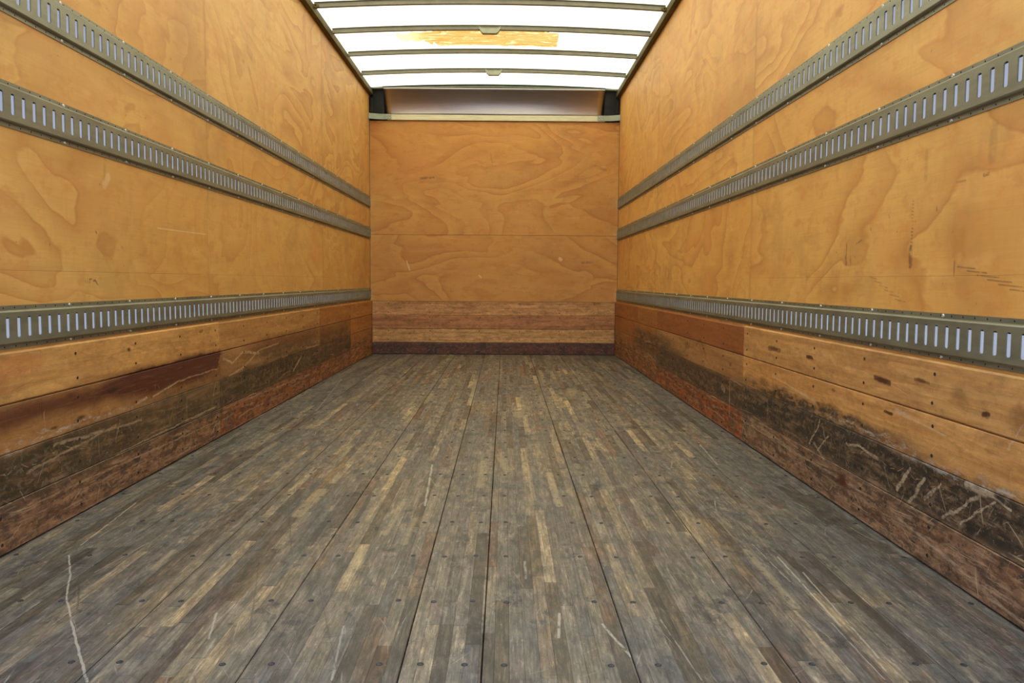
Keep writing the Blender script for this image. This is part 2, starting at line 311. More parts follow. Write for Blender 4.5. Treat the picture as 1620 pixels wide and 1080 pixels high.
def floor_mat():
    m, t, b = mat('floor_laminate', .5, 0, .4)
    x, y, z = pos(t)
    w = .0299
    xs = (x+.196)/w; col = mth(t, 'FLOOR', xs); fx = mth(t, 'FRACT', xs)
    r1 = white(t, col, 1.5, 0.0); r2 = white(t, col, 7.5, 2.0)
    ys = (y+r2*7.0)/(.36+r1*.45); row = mth(t, 'FLOOR', ys); fy = mth(t, 'FRACT', ys)
    r = white(t, col, row, 5.0); rb = white(t, col, row, 9.0)
    c = ramp(t, r, [(0, (.105, .090, .072)), (.15, (.135, .112, .085)), (.34, (.16, .130, .092)), (.50, (.125, .105, .082)), (.62, (.175, .140, .095)), (.74, (.20, .155, .098)), (.80, (.145, .088, .048)), (.86, (.125, .068, .042)), (.91, (.085, .070, .058)), (.95, (.27, .205, .120)), (1, (.31, .23, .135))])
    fib = noise(t, vec(t, x*190, y*5, rb*20), 1, 4, .65); fib2 = noise(t, vec(t, x*70, y*3.2, rb*9), 1, 5, .72)
    c = mix(t, sm(t, fib, .40, .66)*.75, c, mix(t, 1.0, c, (.42, .42, .44), 'MULTIPLY'))
    c = mix(t, sm(t, fib2, .48, .68)*.55, c, mix(t, 1.0, c, (1.65, 1.6, 1.5), 'MULTIPLY'))
    hue = noise(t, vec(t, x*24, y*6, 31.0), 1, 4, .7)
    c = mix(t, sm(t, hue, .52, .66)*.45, c, (.150, .098, .082)); c = mix(t, smd(t, hue, .34, .47)*.45, c, (.085, .092, .085))
    g1 = noise(t, vec(t, x*2.0, y*1.1, 4.0), 1, 5, .66); g2 = noise(t, vec(t, x*7, y*3.4, 6.0), 1, 5, .68)
    g3 = noise(t, vec(t, x*26, y*9, 6.0), 1, 4, .7)
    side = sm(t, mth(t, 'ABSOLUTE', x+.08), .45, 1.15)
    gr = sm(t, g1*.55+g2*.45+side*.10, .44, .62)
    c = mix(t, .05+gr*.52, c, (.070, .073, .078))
    worn = sm(t, g2*.45+g3*.35+(1.0-g1)*.2-side*.05, .50, .60)
    c = mix(t, worn*.34, c, (.27, .21, .140))
    blk = sm(t, g2*.4+noise(t, vec(t, x*14, y*8, 12.0), 1, 6, .75)*.6, .545, .60)
    c = mix(t, blk*.72, c, (.040, .037, .036))
    spk = sm(t, noise(t, vec(t, x*70, y*45, 2.0), 1, 2, .6), .67, .72); c = mix(t, spk*.45, c, (.035, .032, .034))
    spl = sm(t, noise(t, vec(t, x*85, y*50, 21.0), 1, 2, .6), .70, .74); c = mix(t, spl*.4, c, (.40, .34, .25))
    mm = noise(t, vec(t, x*40, y*9, 41.0), 1, 6, .78); ml = noise(t, vec(t, x*120, y*14, 43.0), 1, 4, .7)
    c = mix(t, sm(t, mm, .505, .575)*.50, c, mix(t, 1.0, c, (.40, .40, .42), 'MULTIPLY'))
    c = mix(t, smd(t, mm, .42, .485)*.42, c, mix(t, 1.0, c, (1.75, 1.7, 1.65), 'MULTIPLY'))
    c = mix(t, sm(t, ml, .53, .60)*.45, c, mix(t, 1.0, c, (2.1, 2.0, 1.9), 'MULTIPLY'))
    c = mix(t, 1.0, c, ramp(t, rb, [(0, (.66, .60, .54)), (.12, (.70, .62, .52)), (.2, (.95, .93, .9)), (.8, (1.05, 1.05, 1.03)), (1, (1.4, 1.32, 1.15))]), 'MULTIPLY')
    # strip joints
    j = mth(t, 'MAXIMUM', sm(t, mth(t, 'ABSOLUTE', fx-.5), .47, .5), smd(t, fy, .0, .006))
    c = mix(t, j*.45, c, (.035, .028, .022))
    # scratches
    hp_ = math.pi/2
    s1 = smax(t, scratch(t, x, y, .32, .0020, hp_, .5, .45, 2.3), scratch(t, x, y, .17, .0014, hp_, 1.2, .45, 5.9)*.8, scratch(t, x, y, .10, .0012, hp_, 2.2, .35, 8.8)*.7)
    s3 = smax(t, scratch(t, x, y, .45, .0022, hp_+.35, 1.0, .5, 3.7), scratch(t, x, y, .13, .0016, 0.0, 1.2, .45, 6.1), scratch(t, x, y, .075, .0016, .1, .8, .3, 1.1))
    fd = .3+.7*sm(t, noise(t, vec(t, x*40, y*30, 15.0), 1, 3, .7), .36, .6)
    c = mix(t, s1*fd*.50, c, (.40, .36, .29))
    c = mix(t, s3*fd*.65, c, (.03, .028, .028))
    wv = noise(t, vec(t, x*20, y*20), 1, 2, .6)-.5
    p2 = vec(t, x+wv*.006, y+wv*.01)
    P = [FL(*a) for a in FLOOR_PALE]; D = [FL(*a) for a in FLOOR_DARK]
    brk = sm(t, noise(t, vec(t, x*60, y*25, 5.0), 1, 3, .6), .30, .5)
    c = mix(t, strokes(t, p2, P)*brk*.6, c, (.50, .45, .36))
    c = mix(t, strokes(t, p2, D)*.75, c, (.035, .032, .032))
    c = mix(t, strokes(t, p2, [FL(*a) for a in FLOOR_WORN])*brk*.55, c, (.40, .31, .17))
    put(t, b.inputs['Base Color'], c)
    put(t, b.inputs['Roughness'], .42+g2*.25)
    bump(t, b, fib*.35+g3*.3-j*.8, .0012, .5)
    return m
def ground_pt(px, py):      # where a mark of the floor lies
    r = F*FPX+RR*(px-810)-UU*(py-540); k = -CH/r.z; return r.x*k, r.y*k
def FL(x0, y0, x1, y1, w, a=1.0):
    return ground_pt(x0, y0)+ground_pt(x1, y1)+(w, a)
FLOOR_PALE = [(109, 878, 111, 908, .003), (111, 908, 105, 943, .003), (105, 943, 113, 985, .003), (113, 985, 138, 1078, .0035),
    (128, 862, 215, 795, .003, .8), (150, 905, 235, 858, .002, .6), (330, 1010, 342, 970, .003, .8), (300, 1075, 340, 1010, .003, .5), (525, 1075, 543, 990, .003, .6),
    (885, 970, 884, 1008, .004), (953, 987, 998, 1038, .004), (1230, 880, 1330, 990, .003, .9), (1270, 905, 1390, 1040, .003, .8), (672, 800, 684, 735, .005), (1315, 985, 1400, 1075, .002, .7),
    (830, 888, 832, 915, .004, .7), (500, 650, 540, 600, .004, .4), (340, 985, 372, 955, .003, .5), (1045, 980, 1110, 1075, .002, .6), (1190, 860, 1250, 920, .003, .5), (1105, 700, 1135, 735, .005, .6)]
FLOOR_DARK = [(490, 862, 513, 826, .014, .9), (556, 835, 588, 780, .010, .9), (590, 775, 600, 760, .006, .6), (410, 890, 395, 1000, .0025, .5), (455, 780, 462, 880, .002, .6), (505, 930, 535, 1070, .002, .5), (1320, 1020, 1350, 1000, .012, .4), (1000, 690, 1010, 740, .004, .4),
    (590, 925, 570, 905, .01, .5), (830, 905, 836, 935, .008, .4), (1160, 660, 1230, 700, .01, .25), (1070, 1010, 1100, 1000, .004, .6), (660, 1010, 620, 1035, .002, .6)]
FLOOR_WORN = [(470, 815, 510, 775, .030, .8), (868, 748, 885, 800, .018, .9), (790, 720, 803, 745, .022, .6), (610, 845, 640, 790, .012, .8), (1180, 870, 1260, 960, .014, .7), (745, 640, 752, 600, .02, .7), (820, 660, 826, 640, .03, .5), (560, 900, 575, 870, .02, .7), (760, 770, 765, 730, .02, .6), (240, 900, 275, 870, .010, .8), (900, 630, 905, 615, .05, .5), (640, 860, 655, 820, .012, .6), (845, 790, 835, 740, .010, .6)]

def simple(name, col, rough=.5, metal=0.0, spec=.5, var=.15, scale=30, stretch=(1, 1, 1), col2=None):
    m, t, b = mat(name, rough, metal, spec); x, y, z = pos(t)
    n = noise(t, vec(t, x*stretch[0], y*stretch[1], z*stretch[2]), scale, 4, .6)
    c2 = col2 or [c*(1-var*2) for c in col]
    put(t, b.inputs['Base Color'], mix(t, sm(t, n, .35, .7), col, c2)); return m
M_RAIL = simple('galvanised_steel_green', (.21, .20, .135), .42, .38, .5, .14, 9, (1, .5, 3))
M_RAILS = M_RAIL
M_HOLE_SHADE = simple('slot_and_hole_shade_black', (.02, .02, .022), .9, 0, .1)  # black colour standing for shade in the rail slots and flange holes
M_SCREW = simple('zinc_screw', (.62, .60, .55), .35, .8)
M_RUST = simple('rusted_blue_screw', (.055, .055, .065), .5, .5, .5, .3, 200)
M_SCR2 = simple('dark_screw', (.05, .04, .035), .5, .4, .4, .3, 200)
M_BOW = simple('bow_steel', (.23, .215, .16), .5, .3, .4, .1, 12)
M_BRK = simple('bracket_steel', (.34, .33, .24), .45, .4, .5, .08, 20)
M_TOPR = simple('top_rail_brown', (.13, .10, .04), .7, .1, .2, .15, 6)
M_BLACK = simple('black_corner_lining', (.010, .010, .012), .55, 0, .3, .4, 12)
M_SUB = simple('dark_sub_floor', (.012, .010, .009), .9, 0, .1)
M_HEAD = simple('header_angle_pale', (.42, .45, .33), .5, .3, .4, .1, 10)
M_HEADD = simple('header_angle_dark', (.035, .045, .03), .6, .1, .3, .2, 10)
M_STRAP = simple('strap_steel', (.30, .33, .26), .5, .4, .4, .12, 12)
M_LEDGE = simple('ledge_cream', (.66, .60, .40), .55, 0, .3, .08, 8, (1, 1, 6))
def alu():
    m, t, b = mat('brushed_aluminium_panel', .30, 1.0, .5); x, y, z = pos(t)
    n = noise(t, vec(t, x*3, y, z*60), 1, 3, .6); put(t, b.inputs['Base Color'], mix(t, n, (.46, .42, .43), (.38, .33, .32)))
    return m
M_ALU = alu()
def translucent(name, col, sheen=.0, patch=False):
    m = bpy.data.materials.new(name); m.use_nodes = True; t = m.node_tree; t.nodes.remove(t.nodes['Principled BSDF'])
    out = t.nodes['Material Output']; tr = t.nodes.new('ShaderNodeBsdfTranslucent'); df = t.nodes.new('ShaderNodeBsdfDiffuse')
    mx = t.nodes.new('ShaderNodeMixShader'); mx.inputs[0].default_value = .35
    x, y, z = pos(t)
    if patch:
        n = noise(t, vec(t, x*5, y*26), 1, 5, .7); n2 = noise(t, vec(t, x*26, y*26, 4.0), 1, 3, .6)
        c = mix(t, sm(t, n, .38, .66), (.62, .44, .19), (.60, .31, .10))
        c = mix(t, sm(t, noise(t, vec(t, x*3, y*30, 8.0), 1, 4, .7), .55, .68), c, (.90, .80, .55))
        c = mix(t, smax(t, smd(t, x, -.80, -.60), sm(t, noise(t, vec(t, x*7, y*16, 2.0), 1, 3, .6), .56, .66))*.75, c, (1.0, .92, .66))
        c = mix(t, sm(t, n2, .62, .72)*.7, c, (.20, .08, .02))
    else:
        n = noise(t, vec(t, x*3, y*3, z*3), 1, 3, .5)
        c = mix(t, n, col, [q*.93 for q in col])
    put(t, tr.inputs[0], c); put(t, df.inputs[0], c)
    t.links.new(tr.outputs[0], mx.inputs[1]); t.links.new(df.outputs[0], mx.inputs[2]); t.links.new(mx.outputs[0], out.inputs[0])
    return m
M_ROOF = translucent('translucent_roof_skin', (.85, .81, .54))
M_SKIN = translucent('translucent_side_skin', (.86, .88, .95))

M_BACKING = translucent('white_backing_strip', (.80, .76, .74))  # white strip, translucency added so it glows through the rail slots
M_PATCH = translucent('amber_patch', (.5, .3, .1), patch=True)
M_FLOOR = floor_mat()

# ---------------------------------------------------------------- mesh helpers
def mesh(name, V, Fs, mats, parent=None, fm=None, smooth=False):
    me = bpy.data.meshes.new(name); me.from_pydata([tuple(v) for v in V], [], Fs)
    for m in (mats if isinstance(mats, (list, tuple)) else [mats]): me.materials.append(m)
    if fm: me.polygons.foreach_set('material_index', fm)
    if smooth: me.polygons.foreach_set('use_smooth', [True]*len(Fs))
    me.validate(); me.update()
    o = bpy.data.objects.new(name, me); C.objects.link(o)
    if parent: o.parent = parent
    return o
def struct(o): o['kind'] = 'structure'; return o
def tag(o, label, cat, group=None):
    o['label'] = label; o['category'] = cat
    if group: o['group'] = group
    return o
class MB:
    def __init__(s): s.V, s.F, s.M = [], [], []
    def add(s, V, F, m=0):
        n = len(s.V); s.V += [Vector(v) for v in V]; s.F += [tuple(i+n for i in f) for f in F]; s.M += [m]*len(F)
    def box(s, a, b, c=.0, m=0):
        """box from a to b with chamfered edges c"""
        x0, y0, z0 = a; x1, y1, z1 = b
        if c <= 0:
            s.add([(x0,y0,z0),(x1,y0,z0),(x1,y1,z0),(x0,y1,z0),(x0,y0,z1),(x1,y0,z1),(x1,y1,z1),(x0,y1,z1)],
                  [(0,3,2,1),(4,5,6,7),(0,1,5,4),(1,2,6,5),(2,3,7,6),(3,0,4,7)], m); return
        V = []; idx = {}
        for i, X in enumerate((x0, x1)):
            for j, Y in enumerate((y0, y1)):
                for k, Z in enumerate((z0, z1)):
                    dx, dy, dz = (c, -c)[i], (c, -c)[j], (c, -c)[k]
                    for ax, v in enumerate(((X, Y+dy, Z+dz), (X+dx, Y, Z+dz), (X+dx, Y+dy, Z))):
                        idx[i, j, k, ax] = len(V); V.append(v)
        Fs = []
        for ax in range(3):
            for e_ in (0, 1):
                q = []
                for (p, r) in ((0, 0), (1, 0), (1, 1), (0, 1)):
                    t_ = [0, 0, 0]; t_[ax] = e_; t_[(ax+1) % 3] = p; t_[(ax+2) % 3] = r; q.append(idx[t_[0], t_[1], t_[2], ax])
                Fs.append(tuple(q if e_ else q[::-1]))
        for ax in range(3):
            a1, a2 = (ax+1) % 3, (ax+2) % 3
            for p in (0, 1):
                for r in (0, 1):
                    t0 = [0, 0, 0]; t0[a1] = p; t0[a2] = r; t1 = list(t0); t1[ax] = 1
                    q = (idx[t0[0],t0[1],t0[2],a1], idx[t1[0],t1[1],t1[2],a1], idx[t1[0],t1[1],t1[2],a2], idx[t0[0],t0[1],t0[2],a2])
                    Fs.append(q if (p ^ r) else q[::-1])
        for i in (0, 1):
            for j in (0, 1):
                for k in (0, 1):
                    q = (idx[i,j,k,0], idx[i,j,k,1], idx[i,j,k,2]); Fs.append(q if not (i ^ j ^ k) else q[::-1])
        s.add(V, Fs, m)
    def build(s, name, mats, parent=None, smooth=False): return mesh(name, s.V, s.F, mats, parent, s.M, smooth)

# screw heads (shared meshes): pan head, local +Z is out of the surface
def screw_mesh(name, r, h, m, sink=False):
    V, Fs = [], []; n = 12
    prof = [(r, 0), (r*.96, h*.5), (r*.72, h), (r*.35, h), (r*.26, h*.45), (0, h*.45)] if not sink else [(r, 0), (r*.95, h), (r*.78, h), (r*.6, h*.15), (r*.3, h*.2), (0, h*.5)]
    for (q, z) in prof[:-1]:
        for i in range(n): a = 2*math.pi*i/n; V.append((q*math.cos(a), q*math.sin(a), z))
    V.append((0, 0, prof[-1][1]))
    for k_ in range(len(prof)-2):
        for i in range(n): j = (i+1) % n; Fs.append((k_*n+i, k_*n+j, (k_+1)*n+j, (k_+1)*n+i))
    b0 = (len(prof)-2)*n
    for i in range(n): Fs.append((b0+i, b0+(i+1) % n, len(V)-1))
    me = bpy.data.meshes.new(name); me.from_pydata(V, [], Fs); me.materials.append(m); me.polygons.foreach_set('use_smooth', [True]*len(Fs)); return me
SC_RAIL = screw_mesh('rail_screw', .0052, .0035, M_SCREW)
SC_KICK = screw_mesh('kick_screw', .0050, .0016, M_SCR2, True)
SC_FLOOR = screw_mesh('floor_screw', .0068, .0014, M_RUST, True)
ROT = {'L': (0, math.pi/2, 0), 'R': (0, -math.pi/2, 0), 'B': (math.pi/2, 0, 0), 'F': (0, 0, 0)}
def screw(me, loc, side, parent):
    o = bpy.data.objects.new('screw', me); C.objects.link(o); o.parent = parent; o.location = loc; o.rotation_euler = ROT[side]
    return o

# ---------------------------------------------------------------- floor
fl = MB(); fl.box((XL-.02, Y0, -.08), (XR+.02, YB+.03, -.024)); floor = struct(fl.build('floor', M_SUB))
SEAMS = [XL-.004, -1.066, -.790, -.495, -.196, -.040, .258, .558, .858, XR+.004]
boards = []
for a, b_ in zip(SEAMS, SEAMS[1:]):
    m_ = MB(); m_.box((a+.0011, Y0+.001, -.024), (b_-.0011, YB-.001, 0), .0014); boards.append(m_.build('floor_board', M_FLOOR, floor))
rows = [1.596+.3235*k for k in range(-1, 22)]
allsc = []
for bi, (a, b_) in enumerate(zip(SEAMS, SEAMS[1:])):
    for k, yy in enumerate(rows):
        for xx in (a+.046, b_-.046):
            if bi == 4: xx = a+.038 if xx < (a+b_)/2 else b_-.031
            allsc.append((yy+random.uniform(-.006, .006), xx+random.uniform(-.003, .003), bi))
allsc.sort()
for yy, xx, bi in allsc[:100]: screw(SC_FLOOR, (xx, yy, -.0002), 'F', boards[bi])
st = MB()
for yy, xx, bi in allsc[100:]:
    st.add([(v.co.x+xx, v.co.y+yy, v.co.z-.0002) for v in SC_FLOOR.vertices], [tuple(p.vertices) for p in SC_FLOOR.polygons])
o = st.build('screw', M_RUST, floor, True); o['kind'] = 'stuff'

# ---------------------------------------------------------------- side walls: plywood sheets with slots for the rails, outer skin behind
RZ = {'low': (.550, .669), 'mid': (1.153, 1.277), 'top': (1.459, 1.583)}
JO = {'L': [Y0, 1.46, 3.90, 6.34, YB-.012], 'R': [Y0, 1.48, 3.92, 6.36, YB-.012]}
for side, X, s, nm in (('L', XL, 1, 'left'), ('R', XR, -1, 'right')):
    sk = MB(); xs_ = X-s*SKIN
    sk.add([(xs_, Y0, -.02), (xs_, YB+.03, -.02), (xs_, YB+.03, ZR+.03), (xs_, Y0, ZR+.03)], [(0, 1, 2, 3) if s > 0 else (3, 2, 1, 0)])
    wall = struct(sk.build('wall_'+nm, M_SKIN))
    zs = [(-.02, .5635), (.655, 1.168), (1.262, 1.474), (1.568, ZR)]
    for i, (z0, z1) in enumerate(zs):
        js = JO[side]
        for a, b_ in zip(js, js[1:]):
            m_ = MB(); x0, x1 = sorted((X, X-s*.012))
            if i == 1:
                m_.box((x0, a+.0006, z0), (x1, b_-.0006, .7650), .0005); m_.box((x0, a+.0006, .76515), (x1, b_-.0006, z1), .0008)
            else: m_.box((x0, a+.0006, z0), (x1, b_-.0006, z1), .0008)
            m_.build('plywood_sheet', ML if side == 'L' else MR, wall)

# ---------------------------------------------------------------- cargo rails
def rail_mesh(side, zc, hw, ystart, nm):
    """slotted channel: flanges on the wall, raised centre with slots"""
    s = 1 if side == 'L' else -1; X = XL if side == 'L' else XR
    H1, H2, T = .0028, .0145, .0030
    fz, sz, kz = hw, hw-.0125, hw-.0175         # flange edge, foot of slope, face edge
    m = MB()
    def P(u, z, h): return (X+s*h, u, zc+z)
    def face(pts, flip=False, mi=0): m.add(pts, [tuple(range(len(pts)))[::-1] if flip ^ (s < 0) else tuple(range(len(pts)))], mi)
    n = int((YB-.014-Y0)/PITCH_S)+2
    k0 = int((ystart-Y0)/PITCH_S)
    us = ystart-PITCH_S/2-k0*PITCH_S
    # slot outline
    SW, SH, rc = .0092, .0283, .0055; slot = []
    for cx_, cz_, a0 in ((SW-rc, SH-rc, 0), (-SW+rc, SH-rc, 90), (-SW+rc, -SH+rc, 180), (SW-rc, -SH+rc, 270)):
        for q in range(4): a = math.radians(a0+q*30); slot.append((cx_+rc*math.cos(a), cz_+rc*math.sin(a)))
    hole = [(.0024*math.cos(2*math.pi*i/8), .0024*math.sin(2*math.pi*i/8)) for i in range(8)]
    hp = PITCH_S/2
    def tess(w, h, inner):
        outer = [(-w, -h), (w, -h), (w, h), (-w, h)]; pts = outer+inner
        tri = tessellate_polygon([[Vector((a, b, 0)) for a, b in outer], [Vector((a, b, 0)) for a, b in inner]])
        out = []
        for t_ in tri:
            a, b, c = [Vector(pts[i]) for i in t_]
            cr = (b-a).cross(c-a); out.append(tuple(t_) if cr > 0 else tuple(t_[::-1]))
        return pts, out
    fp, ft = tess(hp, kz, slot); gp, gt = tess(hp, (fz-sz)/2, hole)
    shade_slot = [(a*1.0+(.0265 if a > 0 else .0030)-.0062, b-.0035 if b > 0 else b+.0005) for a, b in slot]  # black plate with offset slots, added to darken each slot's near side like shade
    lp, lt = tess(hp, kz-.001, [(a, b) for a, b in shade_slot])
    for k in range(n):
        uc = us+hp+k*PITCH_S
        if uc+hp > YB-.012: break
        def put_(pts, tris, zc_, h, mi=0):
            m.add([P(uc+a, zc_+b, h) for a, b in pts], [t_ if s > 0 else t_[::-1] for t_ in tris], mi)
        put_(fp, ft, 0, H2)
        q = len(slot)
        m.add([P(uc+a, b, H2) for a, b in slot]+[P(uc+a, b, H2-T) for a, b in slot], [(i, (i+1) % q, (i+1) % q+q, i+q) for i in range(q)])
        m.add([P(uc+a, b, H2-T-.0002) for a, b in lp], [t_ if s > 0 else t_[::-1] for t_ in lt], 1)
        for zz in (1, -1):
            c_ = zz*(fz+sz)/2
            put_(gp, gt, c_, H1)
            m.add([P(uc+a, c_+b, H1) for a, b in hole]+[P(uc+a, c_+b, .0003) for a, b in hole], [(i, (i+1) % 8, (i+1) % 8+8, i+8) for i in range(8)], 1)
            m.add([P(uc+a, c_+b, .0004) for a, b in hole], [tuple(range(8))], 1)  # black hole bottom, its shade put in as colour
    ua, ub = us, us+k*PITCH_S
    for zz in (1, -1):     # outer lip, slope with rounded bends
        prof = [(fz, .0002), (fz, H1)]; pr2 = [(sz, H1), (sz-.0006, H1+.0012), (kz+.0036, H2-.0036), (kz+.0018, H2-.0012), (kz, H2)]
        for pr in (prof, pr2):
            for (z0, h0), (z1, h1) in zip(pr, pr[1:]):
                m.add([P(ua, zz*z0, h0), P(ub, zz*z0, h0), P(ub, zz*z1, h1), P(ua, zz*z1, h1)], [(0, 1, 2, 3)])
    # closed ends
    for uu in (ua, ub):
        m.add([P(uu, z, h) for z, h in ((fz, .0002), (fz, H1), (sz, H1), (kz, H2), (-kz, H2), (-sz, H1), (-fz, H1), (-fz, .0002))], [tuple(range(8))])
    o = m.build('cargo_rail', [M_RAIL, M_HOLE_SHADE])
    bk = MB(); bk.add([(X, us+.002, zc-.040), (X, ub-.002, zc-.040), (X, ub-.002, zc+.040), (X, us+.002, zc+.040)], [(0, 1, 2, 3)]); bk.build('backing_strip', M_BACKING, o)
    ks = STUD[side]
    y_ = ks-SP*6
    while y_ < YB-.05:
        if y_ > Y0+.05:
            for zz in (1, -1): screw(SC_RAIL, (X+s*H1, y_, zc+zz*(fz+sz)/2), side, o)
        y_ += SP
    return o
G = 'slotted cargo rails along the side walls'
for side, nm, ys in (('L', 'left', 2.399), ('R', 'right', 1.920)):
    for key, w in (('low', 'lowest slotted steel cargo rail on the %s wall, just above the scuffed planks'),
                   ('mid', 'middle slotted steel cargo rail on the %s plywood wall, under the top rail'),
                   ('top', 'topmost slotted steel cargo rail on the %s plywood wall')):
        z0, z1 = RZ[key]; o = rail_mesh(side, (z0+z1)/2, (z1-z0)/2, ys+{'low': 0, 'mid': .006, 'top': -.004}[key], nm)
        tag(o, w % nm, 'rail', G)

# ---------------------------------------------------------------- kick boards
TINT = {'L': [  # bottom .. top row, per section from the camera
    [(.25, .125, .060), (.22, .12, .045), (.40, .19, .055), (.60, .31, .090)],
    [(.30, .095, .025), (.17, .080, .026), (.42, .22, .075), (.47, .235, .070)],
    [(.34, .115, .028), (.26, .095, .025), (.30, .120, .030), (.42, .165, .035)],
    [(.42, .16, .036), (.42, .16, .036), (.45, .18, .042), (.48, .19, .045)]],
  'R': [
    [(.27, .155, .090), (.19, .12, .065), (.62, .31, .095), (.56, .29, .095)],
    [(.34, .085, .018), (.20, .090, .038), (.42, .21, .075), (.32, .105, .025)],
    [(.34, .13, .035), (.32, .13, .035), (.40, .15, .035), (.38, .14, .032)],
    [(.36, .13, .03), (.38, .14, .032), (.38, .135, .03), (.38, .13, .028)]]}
LOOK = {'L': [
    ['reddish scratched plank', 'black and olive scuffed plank', 'dark red-stained plank with pale scuff', 'clean orange plank'],
    ['rust-coloured plank', 'deep blackened plank', 'brown plank with wavy pale scratches', 'tan smudged plank'],
    ['orange-brown plank', 'dark-rubbed plank', 'soot-smudged plank', 'orange plank'],
    ['short orange plank', 'short orange plank', 'short orange plank', 'short orange plank']],
  'R': [
    ['scratched brown plank with a knot', 'blackened heavily gouged plank', 'orange plank with sooty lower edge', 'pale orange knotty plank'],
    ['rust-red plank', 'dark scuffed plank', 'smudged tan plank with hook-shaped mark', 'reddish-brown plank'],
    ['short brown plank', 'short black-smudged plank', 'short red-brown plank', 'short red-brown plank'],
    ['orange-brown plank', 'orange-brown plank', 'orange-brown plank', 'orange-brown plank']]}
ROWN = ['bottom row', 'second row up', 'third row up', 'top row']
SECN = ['nearest section', 'second section from the camera', 'third section from the camera', 'farthest section by the front wall']
for side, X, s, nm in (('L', XL, 1, 'left'), ('R', XR, -1, 'right')):
    for si in range(4):
        ya, yb = SEC[side][si], SEC[side][si+1]
        for ri in range(4):
            z0, z1 = ROWS[ri], ROWS[ri+1]
            if si == 3 and ri == 3: pass
            th = KT-(0, .0012, .0006, 0)[ri]-si*.0006
            a, b_ = sorted((X+s*.0003, X+s*(th)))
            m_ = MB(); c = .0045 if ri == 3 else .0018
            m_.box((a, ya+.0008, z0+.0009), (b_, yb-.0010, z1-.0009 if ri < 3 else z1+(.003, 0, 0, 0)[si]), c)
            o = m_.build('kick_board', KM[side]); o.color = TINT[side][si][ri]+(1,)
            tag(o, '%s, %s, %s, %s wall' % (LOOK[side][si][ri], ROWN[ri], SECN[si], nm), 'plank', 'kick planks along the %s wall' % nm)
            y_ = STUD[side]-SP*5
            while y_ < yb:
                if y_ > max(ya+.03, 1.4) and y_ < yb-.03:
                    for dz in (-.036, .036): screw(SC_KICK, (X+s*(th-.0002), y_+random.uniform(-.006, .006), (z0+z1)/2+dz+random.uniform(-.004, .004)), side, o)
                y_ += SP

# ---------------------------------------------------------------- front wall
fb = MB(); fb.box((XL-.02, YB+.014, -.03), (XR+.02, YB+.034, 2.70)); front = struct(fb.build('wall_front', M_BLACK))
for z0, z1 in ((.538, 1.2035), (1.2055, 2.330)):
    m_ = MB(); m_.box((XL+.002, YB, z0), (XR-.002, YB+.0135, z1), .001); m_.build('plywood_sheet', bpy.data.materials['plywood_front'], front)
FT = [(.22, .085, .05), (.68, .38, .15), (.52, .23, .095), (.66, .35, .14)]
FLK = ['dark purplish stained plank along the floor, front wall', 'pale worn plank just above the dark bottom one, front wall', 'reddish weathered plank, second from the top of four, front wall', 'light brown plank under the plywood of the front wall']
FZ = [.004, .123, .263, .400, .537]
for ri in range(4):
    m_ = MB(); th = (.016, .006, .010, .006)[ri]
    m_.box((XL+.0205, YB-th, FZ[ri]), (XR-.0205, YB-.0002, FZ[ri+1]-.0015), .0016)
    o = m_.build('kick_board', KM['B']); o.color = FT[ri]+(1,)
    tag(o, FLK[ri], 'plank', 'kick planks across the front wall')
    for x_ in (-1.172, -.756, -.252, .151, .554, .906):
        for dz in (-.045, .045):
            screw(SC_KICK, (x_+random.uniform(-.006, .006), YB-th+.0002, (FZ[ri]+FZ[ri+1])/2+dz), 'B', o)
# ledge, straps, aluminium panel, black corner posts, header
m_ = MB(); m_.box((-1.175, YB-.022, 2.334), (.990, YB+.012, 2.388), .003)
tag(m_.build('ledge_rail', M_LEDGE), 'cream horizontal ledge rail on top of the front plywood', 'rail')
def strap(x0, x1, xe, nm):
    m = MB(); pts = []
    n = 8
    for i in range(n+1):      # flat run, then bends forward into the wall
        t_ = i/n; pts.append((x0+(x1-x0)*t_, YB-.0225-.05*max(0, t_-.35)**2/.42))
    V = []
    for (px, py) in pts:
        for dy in (-.006, 0):
            for z_ in (2.338, 2.392): V.append((px, py+dy, z_-.0*px))
    Fs = []
    for i in range(n):
        a = i*4; b_ = a+4
        Fs += [(a, b_, b_+1, a+1), (a+2, a+3, b_+3, b_+2), (a+1, b_+1, b_+3, a+3), (a, a+2, b_+2, b_)]
    Fs += [(0, 1, 3, 2), (n*4, n*4+2, n*4+3, n*4+1)]
    m.add(V, Fs); o = m.build('metal_strap', M_STRAP); tag(o, 'grey steel strap in the upper %s corner, end of the cream ledge' % nm, 'strap', 'steel straps at the ledge ends')
    for dx in (.018, .045):
        for z_ in (2.352, 2.378): screw(SC_RAIL, (x0+(dx if x1 > x0 else -dx), YB-.0292, z_), 'B', o)
strap(-1.135, XL+.003, 0, 'left'); strap(.915, XR-.003, 0, 'right')
